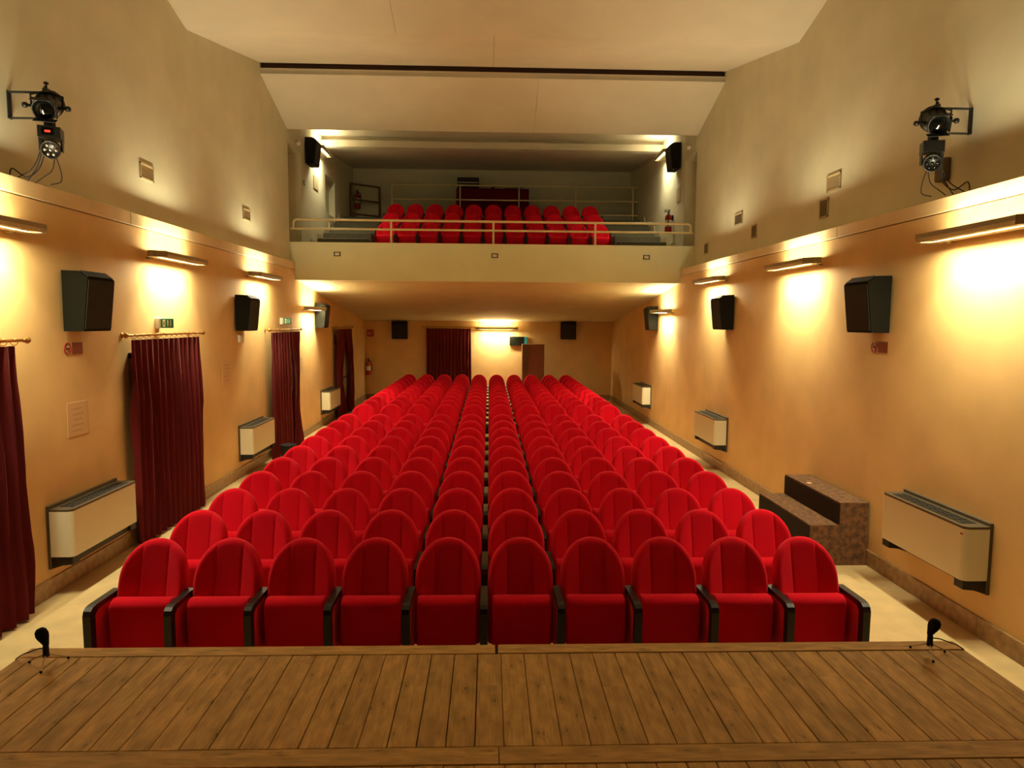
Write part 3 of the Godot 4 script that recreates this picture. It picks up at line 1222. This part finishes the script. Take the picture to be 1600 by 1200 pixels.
	part("plate", st, M.vent, o)
	o = wthing("wall_plate", "grey plate on the wall above the balcony extinguisher", "plate", "upper_right", 16.35, 5.35)
	st = mb()
	bx(st, Vector3(-0.15, 0, 0), Vector3(0.15, 0.31, 0.012), 0.003)
	part("plate", st, M.vent, o)
	o = wthing("light_switch", "small dark switch by the left balcony door", "switch", "upper_left", 16.22, 5.58)
	st = mb()
	bx(st, Vector3(-0.05, 0, 0), Vector3(0.05, 0.10, 0.012), 0.003)
	part("frame", st, M.coildark, o)
	st = mb()
	bx(st, Vector3(-0.03, 0.02, 0.01), Vector3(0.03, 0.08, 0.016), 0.002)
	part("rocker", st, M.white, o)


func extinguisher(label: String, side: String, along: float, h: float, s := 1.0) -> void:
	var o := wthing("fire_extinguisher", label, "extinguisher", side, along, h, "fire extinguishers")
	var c := Vector3(0, 0, 0.11)
	var st := mb()
	lathe(st, [Vector2(0, 0), Vector2(0.075, 0), Vector2(0.082, 0.015), Vector2(0.082, 0.36), Vector2(0.07, 0.41), Vector2(0.03, 0.445), Vector2(0.025, 0.46), Vector2(0, 0.46)], c, Vector3.UP, 18)
	part("cylinder", st, M.extred, o)
	st = mb()
	lathe(st, [Vector2(0.083, 0.15), Vector2(0.0838, 0.152), Vector2(0.0838, 0.30), Vector2(0.083, 0.302)], c, Vector3.UP, 18)
	part("sticker", st, M.white, o)
	st = mb()
	bx(st, c + Vector3(-0.02, 0.46, -0.02), c + Vector3(0.02, 0.50, 0.02), 0.004)
	bx(st, c + Vector3(-0.015, 0.50, -0.03), c + Vector3(0.015, 0.515, 0.11), 0.003)
	bx(st, c + Vector3(-0.015, 0.535, -0.03), c + Vector3(0.015, 0.55, 0.10), 0.003)
	bx(st, c + Vector3(-0.015, 0.50, -0.035), c + Vector3(0.015, 0.55, -0.02), 0.003)
	part("valve", st, M.blackmatte, o)
	st = mb()
	tube(st, [c + Vector3(0.02, 0.48, 0), c + Vector3(0.08, 0.46, 0.02), c + Vector3(0.105, 0.38, 0.03), c + Vector3(0.105, 0.15, 0.03)], 0.011, 8)
	part("hose", st, M.blackmatte, o)
	st = mb()
	bx(st, Vector3(-0.03, 0.3, 0), Vector3(0.03, 0.42, 0.04), 0.003)
	part("wall_hook", st, M.blackmatte, o)


# ---------------------------------------------------------------- things on the walls
func no_smoking(label: String, side: String, along: float, h: float, flip: float) -> void:
	var o := wthing("no_smoking_sign", label, "sign", side, along, h, "no-smoking signs")
	var c := Vector3(-0.095 * flip, 0.06, 0.0)
	var st := mb()
	lathe(st, [Vector2(0.0585, 0.0), Vector2(0.0585, 0.003), Vector2(0, 0.0035)], c, Vector3.BACK, 24)
	part("disc", st, M.paper, o)
	st = mb()
	lathe(st, [Vector2(0.06, 0.001), Vector2(0.06, 0.006), Vector2(0.046, 0.006), Vector2(0.046, 0.001)], c, Vector3.BACK, 24)
	part("ring", st, M.signred, o)
	st = mb()
	var d := Vector3(0.7071, -0.7071, 0)
	var n := Vector3(0.7071, 0.7071, 0)
	quad(st, c + d * 0.05 + n * 0.006 + Vector3(0, 0, 0.006), c - d * 0.05 + n * 0.006 + Vector3(0, 0, 0.006), c - d * 0.05 - n * 0.006 + Vector3(0, 0, 0.006), c + d * 0.05 - n * 0.006 + Vector3(0, 0, 0.006), Vector3.BACK)
	part("slash", st, M.signred, o)
	st = mb()
	bx(st, c + Vector3(-0.03, -0.008, 0.003), c + Vector3(0.032, 0.006, 0.005))
	part("cigarette", st, M.dark, o)
	st = mb()
	bx(st, Vector3(-0.018 * flip, 0.005, 0), Vector3(0.155 * flip, 0.118, 0.005), 0.001)
	part("text_plate", st, M.signbrown, o)
	for k in 3:
		st = mb()
		bx(st, Vector3(-0.002 * flip, 0.086 - k * 0.027, 0.005), Vector3((0.138 - 0.02 * (k % 2)) * flip, 0.094 - k * 0.027, 0.0062))
		part("text_line", st, M.signred, o)


func notice(label: String, side: String, along: float, h: float, w: float, hh: float) -> void:
	var o := wthing("notice", label, "notice", side, along, h, "sheets fixed to the left wall")
	var st := mb()
	bx(st, Vector3(-w / 2, 0, 0), Vector3(w / 2, hh, 0.003), 0.0005)
	part("sheet", st, M.paper, o)
	for k in 5:
		st = mb()
		bx(st, Vector3(-w * (0.32 - 0.05 * (k % 3)), hh * (0.82 - 0.16 * k), 0.003), Vector3(w * (0.30 - 0.07 * ((k + 1) % 2)), hh * (0.82 - 0.16 * k) - hh * 0.045, 0.0034))
		part("print", st, M.ink, o)


func exit_sign(label: String, along: float, h: float) -> void:
	var o := wthing("exit_sign", label, "exit sign", "left", along, h, "green exit signs over the side doors")
	var st := mb()
	bx(st, Vector3(-0.02, 0.02, 0), Vector3(0.10, 0.15, 0.05), 0.004)
	part("lamp_housing", st, M.white, o)
	st = mb()
	bx(st, Vector3(-0.015, 0.03, 0.05), Vector3(0.01, 0.145, 0.215), 0.004)
	var p := part("panel", st, M.green, o)
	# running figure, door and arrow in white, on the face towards the stage
	var pic := mb()
	var x := -0.0165
	var f := func(z0: float, y0: float, z1: float, y1: float) -> void: bx(pic, Vector3(x, y0, z0), Vector3(x + 0.003, y1, z1))
	f.call(0.095, 0.045, 0.125, 0.13)
	f.call(0.056, 0.036, 0.066, 0.139)
	f.call(0.15, 0.05, 0.16, 0.125)
	f.call(0.185, 0.05, 0.192, 0.125)
	part("pictogram", pic, M.white, p)
	st = mb()
	bx(st, Vector3(-0.0185, 0.065, 0.104), Vector3(-0.0160, 0.098, 0.116))
	bx(st, Vector3(-0.0185, 0.102, 0.108), Vector3(-0.0160, 0.115, 0.117))
	part("runner", st, M.green, p)


func grille(label: String, side: String, along: float, h: float, w: float, hh: float, dark: bool) -> void:
	var o := wthing("vent_grille", label, "vent", side, along, h, "small vents on the upper walls")
	var st := mb()
	bx(st, Vector3(-w / 2, 0, 0), Vector3(w / 2, 0.02, 0.012))
	bx(st, Vector3(-w / 2, hh - 0.02, 0), Vector3(w / 2, hh, 0.012))
	bx(st, Vector3(-w / 2, 0, 0), Vector3(-w / 2 + 0.02, hh, 0.012))
	bx(st, Vector3(w / 2 - 0.02, 0, 0), Vector3(w / 2, hh, 0.012))
	part("frame", st, M.vent, o)
	st = mb()
	bx(st, Vector3(-w / 2 + 0.01, 0.01, 0), Vector3(w / 2 - 0.01, hh - 0.01, 0.003))
	part("backing", st, M.ventdark if dark else M.vent, o)
	for k in 5:
		st = mb()
		var y := 0.03 + k * (hh - 0.06) / 5.0
		quad(st, Vector3(-w / 2 + 0.02, y, 0.011), Vector3(w / 2 - 0.02, y, 0.011), Vector3(w / 2 - 0.02, y + (hh - 0.06) / 6.0, 0.004), Vector3(-w / 2 + 0.02, y + (hh - 0.06) / 6.0, 0.004), Vector3(0, 1, 1))
		part("slat", st, M.ventdark if dark else M.vent, o)


func wall_things() -> void:
	no_smoking("no-smoking sign with brown plate under the near left loudspeaker", "left", 7.0, 2.215, 1.0)
	no_smoking("no-smoking sign with brown plate under the near right loudspeaker", "right", 7.2, 2.27, 1.0)
	notice("faded sheet of paper on the wall above the near left fan coil", "left", 7.02, 1.42, 0.34, 0.33)
	notice("faded printed sheet under the middle left loudspeaker", "left", 11.02, 1.58, 0.40, 0.36)
	notice("small pale sheet beside the parted middle curtain", "left", 15.33, 1.46, 0.28, 0.33)
	exit_sign("green exit sign over the wide curtain on the left wall", 8.72, 2.43)
	exit_sign("green exit sign over the parted curtain of the left wall", 13.85, 2.46)
	var o := wthing("junction_box", "small pale box under the middle left loudspeaker", "box", "left", 11.6, 2.2)
	var st := mb()
	bx(st, Vector3(-0.09, 0, 0), Vector3(0.09, 0.12, 0.04), 0.006)
	part("box", st, M.white, o)
	st = mb()
	bx(st, Vector3(-0.07, 0.015, 0.04), Vector3(0.07, 0.105, 0.044), 0.003)
	part("lid", st, M.white, o)
	grille("square vent on the left upper wall nearest the stage", "upper_left", 8.85, 4.24, 0.34, 0.19, false)
	grille("square vent on the left upper wall nearest the balcony", "upper_left", 12.37, 4.26, 0.36, 0.19, false)
	grille("pale vent on the right upper wall nearest the stage", "upper_right", 8.93, 4.245, 0.36, 0.21, false)
	grille("dark upright vent on the right upper wall above the second lamp", "upper_right", 9.16, 3.94, 0.24, 0.2435, true)
	grille("pale slotted vent on the right upper wall in the middle", "upper_right", 12.33, 4.28, 0.38, 0.20, true)
	grille("dark upright vent on the right upper wall in the middle", "upper_right", 11.58, 3.96, 0.23, 0.22, true)
	grille("dark upright vent on the right upper wall beside the balcony", "upper_right", 14.14, 3.95, 0.24, 0.21, true)
	extinguisher("red fire extinguisher low in the rear left corner under the balcony", "back", -3.93, 0.80)
	o = wthing("extinguisher_sign", "small red sign high on the rear wall above the extinguisher", "sign", "back", -3.87, 2.05)
	st = mb()
	bx(st, Vector3(-0.11, 0, 0), Vector3(0.11, 0.23, 0.006), 0.001)
	part("plate", st, M.signred, o)
	st = mb()
	bx(st, Vector3(-0.07, 0.05, 0.006), Vector3(-0.03, 0.17, 0.008))
	bx(st, Vector3(0.0, 0.06, 0.006), Vector3(0.07, 0.08, 0.008))
	bx(st, Vector3(0.0, 0.11, 0.006), Vector3(0.02, 0.17, 0.008))
	bx(st, Vector3(0.05, 0.11, 0.006), Vector3(0.07, 0.17, 0.008))
	part("pictogram", st, M.paper, o)
	o = wthing("wall_screen", "dark screen with a turquoise edge behind the wooden cabinet", "screen", "back", 0.965, 1.79)
	st = mb()
	bx(st, Vector3(-0.29, 0, 0), Vector3(0.19, 0.29, 0.06), 0.004)
	part("display", st, M.screen, o)
	st = mb()
	bx(st, Vector3(0.192, 0, 0), Vector3(0.285, 0.29, 0.055), 0.004)
	part("edge_strip", st, M.cyan, o)
	o = wthing("wall_strip", "narrow dark strip on the left wall before the last curtain", "plate", "left", 18.62, 1.92)
	st = mb()
	bx(st, Vector3(-0.06, 0, 0), Vector3(0.06, 0.28, 0.02), 0.004)
	part("strip", st, M.ventdark, o)


# ---------------------------------------------------------------- stage lights on the upper walls
func spot_rig(side: String, along: float, led: bool) -> void:
	var w := "left" if side == "upper_left" else "right"
	var s := 1.0 if w == "left" else -1.0     # towards the stage is -x on the left wall
	# mounting frame
	var o := wthing("lamp_bracket", "black square mounting frame of the %s wall spotlight" % w, "bracket", side, along, 4.28, "wall frames of the spotlights")
	var st := mb()
	bx(st, Vector3(-0.025, 0, 0), Vector3(0.025, 0.235, 0.012), 0.003)
	part("wall_bar", st, M.blackmatte, o)
	for y in [0.004, 0.222]:
		st = mb()
		bx(st, Vector3(-0.02, y, 0.01), Vector3(0.02, y + 0.009, 0.33), 0.002)
		part("arm", st, M.blackmatte, o)
	st = mb()
	tube(st, [Vector3(0, -0.02, 0.32), Vector3(0, 0.28, 0.32)], 0.014, 8)
	part("spigot", st, M.blackmatte, o)
	# profile spotlight, pointing to the stage and down
	o = wthing("profile_spotlight", "black profile spotlight mounted high on the %s wall" % w, "spotlight", side, along, 4.42, "profile spotlights")
	var c := Vector3(0.0, -0.03, 0.325)
	var ax := Vector3(-0.80 * s, -0.42, 0.28).normalized()
	st = mb()
	lathe(st, [Vector2(0, -0.17), Vector2(0.075, -0.17), Vector2(0.10, -0.14), Vector2(0.105, -0.04), Vector2(0.085, 0.0), Vector2(0.085, 0.12), Vector2(0.092, 0.125), Vector2(0.092, 0.15), Vector2(0.082, 0.15), Vector2(0.078, 0.12), Vector2(0, 0.12)], c, ax, 18)
	var body := part("barrel", st, M.black, o)
	for k in 4:
		st = mb()
		var at := c + ax * (-0.15 + k * 0.025)
		lathe(st, [Vector2(0.10, 0), Vector2(0.112, 0.002), Vector2(0.112, 0.008), Vector2(0.10, 0.01)], at, ax, 16)
		part("cooling_fin", st, M.black, body)
	st = mb()
	lathe(st, [Vector2(0.076, 0.121), Vector2(0.06, 0.133), Vector2(0.03, 0.14), Vector2(0, 0.142)], c, ax, 18)
	part("lens", st, M.lens, o)
	var u := ax.cross(Vector3.UP).normalized()
	var v := u.cross(ax).normalized()
	for q in [-1.0, 1.0]:
		st = mb()
		var e: Vector3 = u * q * 0.09
		lathe(st, [Vector2(0.012, -0.02), Vector2(0.012, 0.05), Vector2(0.022, 0.052), Vector2(0.024, 0.075), Vector2(0.016, 0.09), Vector2(0, 0.092)], c + e + ax * 0.02, u * q, 10)
		part("knob", st, M.black, o)
	st = mb()
	for q in [1.0, -1.0]:
		var e: Vector3 = v * q * 0.085
		prism(st, PackedVector2Array([Vector2(-0.085, 0.10), Vector2(0.085, 0.10), Vector2(0.085, 0.2), Vector2(-0.085, 0.2)]), 0.0, 0.004, func(a: float, b: float, cc: float) -> Vector3: return c + e + u * a + ax * b + v * cc)
	prism(st, PackedVector2Array([Vector2(-0.07, 0.10), Vector2(0.07, 0.10), Vector2(0.06, 0.17), Vector2(-0.06, 0.17)]), 0.0, 0.004, func(a: float, b: float, cc: float) -> Vector3: return c - u * 0.09 + v * a + ax * b + u * cc)
	part("shutters", st, M.blackmatte, o)
	st = mb()
	tube(st, [c + u * 0.115, c + u * 0.12 + Vector3(0, 0.09, 0), c + Vector3(0, 0.13, 0), c - u * 0.12 + Vector3(0, 0.09, 0), c - u * 0.115], 0.010, 6)
	bx(st, c + Vector3(-0.03, 0.11, -0.02), c + Vector3(0.03, 0.15, 0.02), 0.004)
	tube(st, [c + Vector3(0, 0.15, 0), c + Vector3(0, 0.19, 0)], 0.008, 6)
	ball(st, c + Vector3(0, 0.195, 0), 0.022, 0.6)
	part("yoke", st, M.black, o)
	# moving head below
	o = wthing("moving_head_lamp", ("black moving head lamp with a red display on the left wall" if led else "black moving head lamp hanging on the right wall"), "stage lamp", side, along, 4.16, "moving head lamps")
	c = Vector3(0.0, 0.0, 0.345)
	var bas := Basis(Vector3.UP, 0.35 * s - (PI / 2) * s)   # face turned to the stage
	var f3 := func(p: Vector3) -> Vector3: return c + bas * p
	st = mb()
	var fp := func(a: float, b: float, cc: float) -> Vector3: return f3.call(Vector3(a, b, cc))
	prism(st, PackedVector2Array([Vector2(-0.085, -0.045), Vector2(0.085, -0.055), Vector2(0.085, 0.045), Vector2(-0.085, 0.05)]), -0.08, 0.08, fp)
	part("base", st, M.black, o)
	st = mb()
	bx(st, c + Vector3(-0.03, 0.045, -0.03), c + Vector3(0.03, 0.10, 0.03), 0.004)
	part("clamp", st, M.blackmatte, o)
	if led:
		st = mb()
		prism(st, PackedVector2Array([Vector2(-0.055, -0.028), Vector2(0.035, -0.028), Vector2(0.035, 0.03), Vector2(-0.055, 0.03)]), 0.08, 0.083, fp)
		var dsp := part("display", st, M.lens, o)
		st = mb()
		prism(st, PackedVector2Array([Vector2(-0.03, -0.006), Vector2(0.012, -0.006), Vector2(0.012, 0.012), Vector2(-0.03, 0.012)]), 0.083, 0.0845, fp)
		part("digits", st, M.led, dsp)
	st = mb()
	for q in [-1.0, 1.0]:
		prism(st, PackedVector2Array([Vector2(-0.03, -0.15), Vector2(0.03, -0.15), Vector2(0.04, -0.045), Vector2(-0.04, -0.045)]), q * 0.075, q * 0.088, func(a: float, b: float, cc: float) -> Vector3: return f3.call(Vector3(cc, b, a)))
	part("fork", st, M.black, o)
	var hc: Vector3 = f3.call(Vector3(0, -0.13, 0))
	var ha := (bas * Vector3(0, -0.35, 1)).normalized()
	st = mb()
	lathe(st, [Vector2(0, -0.07), Vector2(0.045, -0.07), Vector2(0.07, -0.03), Vector2(0.076, 0.03), Vector2(0.076, 0.055), Vector2(0.068, 0.055), Vector2(0.066, 0.045), Vector2(0, 0.045)], hc, ha, 20)
	var head := part("head", st, M.black, o)
	var hu := ha.cross(Vector3.UP).normalized()
	var hv := hu.cross(ha).normalized()
	for k in 7:
		var off := Vector3.ZERO if k == 6 else hu * cos(TAU * k / 6) * 0.042 + hv * sin(TAU * k / 6) * 0.042
		st = mb()
		ball(st, hc + ha * 0.046 + off, 0.014, 0.6, ha, 10)
		part("led_lens", st, M.chrome if led else M.lens, head)
	# cables
	o = wthing("lamp_cables", "thin black cables hanging below the %s wall spotlight" % w, "cable", side, along, 3.75, "spotlight cables")
	var runs := [
		[Vector3(0.04 * s, 0.55, 0.28), Vector3(0.03 * s, 0.3, 0.24), Vector3(0.02 * s, 0.12, 0.16), Vector3(-0.02 * s, 0.02, 0.03)],
		[Vector3(0.03 * s, 0.55, 0.28), Vector3(0.03 * s, 0.35, 0.26), Vector3(0.035 * s, 0.15, 0.2), Vector3(0.03 * s, 0.0, 0.1)],
		[Vector3(0.05 * s, 0.40, 0.30), Vector3(0.05 * s, 0.25, 0.25), Vector3(0.045 * s, 0.12, 0.20), Vector3(0.0, 0.04, 0.12), Vector3(-0.06 * s, 0.10, 0.04), Vector3(-0.07 * s, 0.02, 0.02)],
		[Vector3(0.07 * s, 0.25, 0.33), Vector3(0.07 * s, 0.12, 0.30), Vector3(0.06 * s, 0.06, 0.24), Vector3(0.05 * s, 0.0, 0.16)],
		[Vector3(0.07 * s, 0.25, 0.33), Vector3(0.09 * s, 0.12, 0.36), Vector3(0.14 * s, 0.03, 0.33), Vector3(0.12 * s, 0.0, 0.25)]]
	for r in runs:
		var cv := Curve3D.new()
		for i in r.size():
			var t: Vector3 = (r[mini(i + 1, r.size() - 1)] - r[maxi(i - 1, 0)]) / 6.0
			cv.add_point(r[i], -t, t)
		st = mb()
		tube(st, Array(cv.tessellate(4, 4)), 0.005, 6)
		part("cable", st, M.blackmatte, o)


func spotlights() -> void:
	spot_rig("upper_left", 6.4, true)
	spot_rig("upper_right", 6.4, false)
	var o := wthing("power_box", "grey connection box on the right wall below the spotlight", "box", "upper_right", 6.72, 3.93)
	var st := mb()
	bx(st, Vector3(-0.075, 0, 0), Vector3(0.075, 0.21, 0.06), 0.006)
	part("box", st, M.ventdark, o)
	st = mb()
	bx(st, Vector3(-0.065, 0.015, 0.06), Vector3(0.065, 0.195, 0.066), 0.003)
	part("lid", st, M.ventdark, o)


# ---------------------------------------------------------------- things on the floor and the stage
func microphone(label: String, at: Vector3, feet: Array, cable_to: Vector3, lean: Vector3) -> void:
	var o := thing("tabletop_microphone", label, "microphone", at, 0.0, "foam microphones on mini tripods")
	var st := mb()
	lathe(st, [Vector2(0, 0.04), Vector2(0.014, 0.042), Vector2(0.013, 0.06), Vector2(0.0125, 0.09), Vector2(0.010, 0.10), Vector2(0.0115, 0.103), Vector2(0, 0.115)], Vector3.ZERO, Vector3.UP, 14)
	part("holder", st, M.blackmatte, o)
	for f in feet:
		var q: Vector3 = f - at
		q.y = 0.006
		st = mb()
		tube(st, [Vector3(0, 0.05, 0) + q.normalized() * 0.008, q + Vector3(0, 0.004, 0)], 0.0034, 6)
		var lg := part("leg", st, M.chrome, o)
		st = mb()
		ball(st, q, 0.006, 1.1)
		part("rubber_foot", st, M.foam, lg)
	st = mb()
	var top := Vector3(0, 0.105, 0)
	lathe(st, [Vector2(0, -0.015), Vector2(0.011, -0.012), Vector2(0.018, 0.01), Vector2(0.0245, 0.028), Vector2(0.027, 0.042), Vector2(0.024, 0.06), Vector2(0.015, 0.071), Vector2(0, 0.075)], top, lean, 18)
	part("foam_head", st, M.foam, o)
	var q: Vector3 = cable_to - at
	var cv := Curve3D.new()
	cv.add_point(Vector3(0, 0.078, 0), Vector3.ZERO, q * 0.3)
	cv.add_point(q * 0.6 + Vector3(0, 0.045, 0), -q * 0.15 + Vector3(0, 0.008, 0), q * 0.15 - Vector3(0, 0.008, 0))
	cv.add_point(q + Vector3(0, 0.004, 0), -q * 0.06 + Vector3(0, 0.012, 0), Vector3.ZERO)
	st = mb()
	tube(st, Array(cv.tessellate(4, 4)), 0.0028, 6)
	part("cable", st, M.foam, o)


func floor_things() -> void:
	microphone("black foam microphone on a mini tripod at the stage's left corner", P(-1.995, 1.001, 3.13), [P(-2.083, 1, 3.149), P(-1.973, 1, 3.053), P(-1.933, 1, 3.189)], P(-2.165, 1.0, 3.18), Vector3(-0.28, 1, 0.1))
	microphone("black foam microphone on a mini tripod at the stage's right corner", P(2.105, 1.001, 3.165), [P(2.052, 1, 3.228), P(2.07, 1, 3.08), P(2.19, 1, 3.18)], P(2.298, 1.0, 3.205), Vector3(0.34, 1, 0.1))
	# carpeted step block by the right wall
	var o := thing("step_block", "brown carpeted two-step block against the right wall", "steps", P(3.73, 0, 7.9))
	var f := func(a: float, b: float, c: float) -> Vector3: return Vector3(a, b, c)
	var st := mb()
	prism(st, PackedVector2Array([Vector2(-0.315, 0.0), Vector2(-0.315, 0.44), Vector2(0.0, 0.44), Vector2(0.0, 0.68), Vector2(0.305, 0.68), Vector2(0.305, 0.0)]), -0.7, 0.7, f)
	part("body", st, M.carpet, o)
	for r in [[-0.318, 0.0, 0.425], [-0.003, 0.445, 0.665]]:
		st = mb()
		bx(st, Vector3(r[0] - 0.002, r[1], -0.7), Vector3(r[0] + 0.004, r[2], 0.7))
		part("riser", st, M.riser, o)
	st = mb()
	bx(st, Vector3(0.06, 0.68, -0.25), Vector3(0.11, 0.683, -0.19))
	part("label_scrap", st, M.paper, o)
	# cabinet
	o = thing("wooden_cabinet", "tall brown wooden cabinet near the rear wall", "cabinet", P(1.42, 0, 22.75))
	st = mb()
	bx(st, Vector3(-0.35, 0, -0.2), Vector3(0.36, 1.85, 0.18), 0.006)
	part("carcass", st, M.cabinet, o)
	st = mb()
	bx(st, Vector3(-0.345, 0.05, 0.18), Vector3(-0.155, 1.84, 0.205), 0.004)
	part("door", st, M.brownwood, o)
	st = mb()
	bx(st, Vector3(-0.145, 0.05, 0.18), Vector3(0.352, 1.84, 0.20), 0.004)
	part("door", st, M.cabinet, o)
	# bin
	o = thing("waste_bin", "black bin on the floor below the parted left curtain", "bin", P(-3.66, 0, 12.86))
	st = mb()
	lathe(st, [Vector2(0, 0), Vector2(0.10, 0), Vector2(0.13, 0.28), Vector2(0.138, 0.285), Vector2(0.138, 0.30), Vector2(0.125, 0.30), Vector2(0.096, 0.02), Vector2(0, 0.02)], Vector3.ZERO, Vector3.UP, 18)
	part("body", st, M.blackmatte, o)
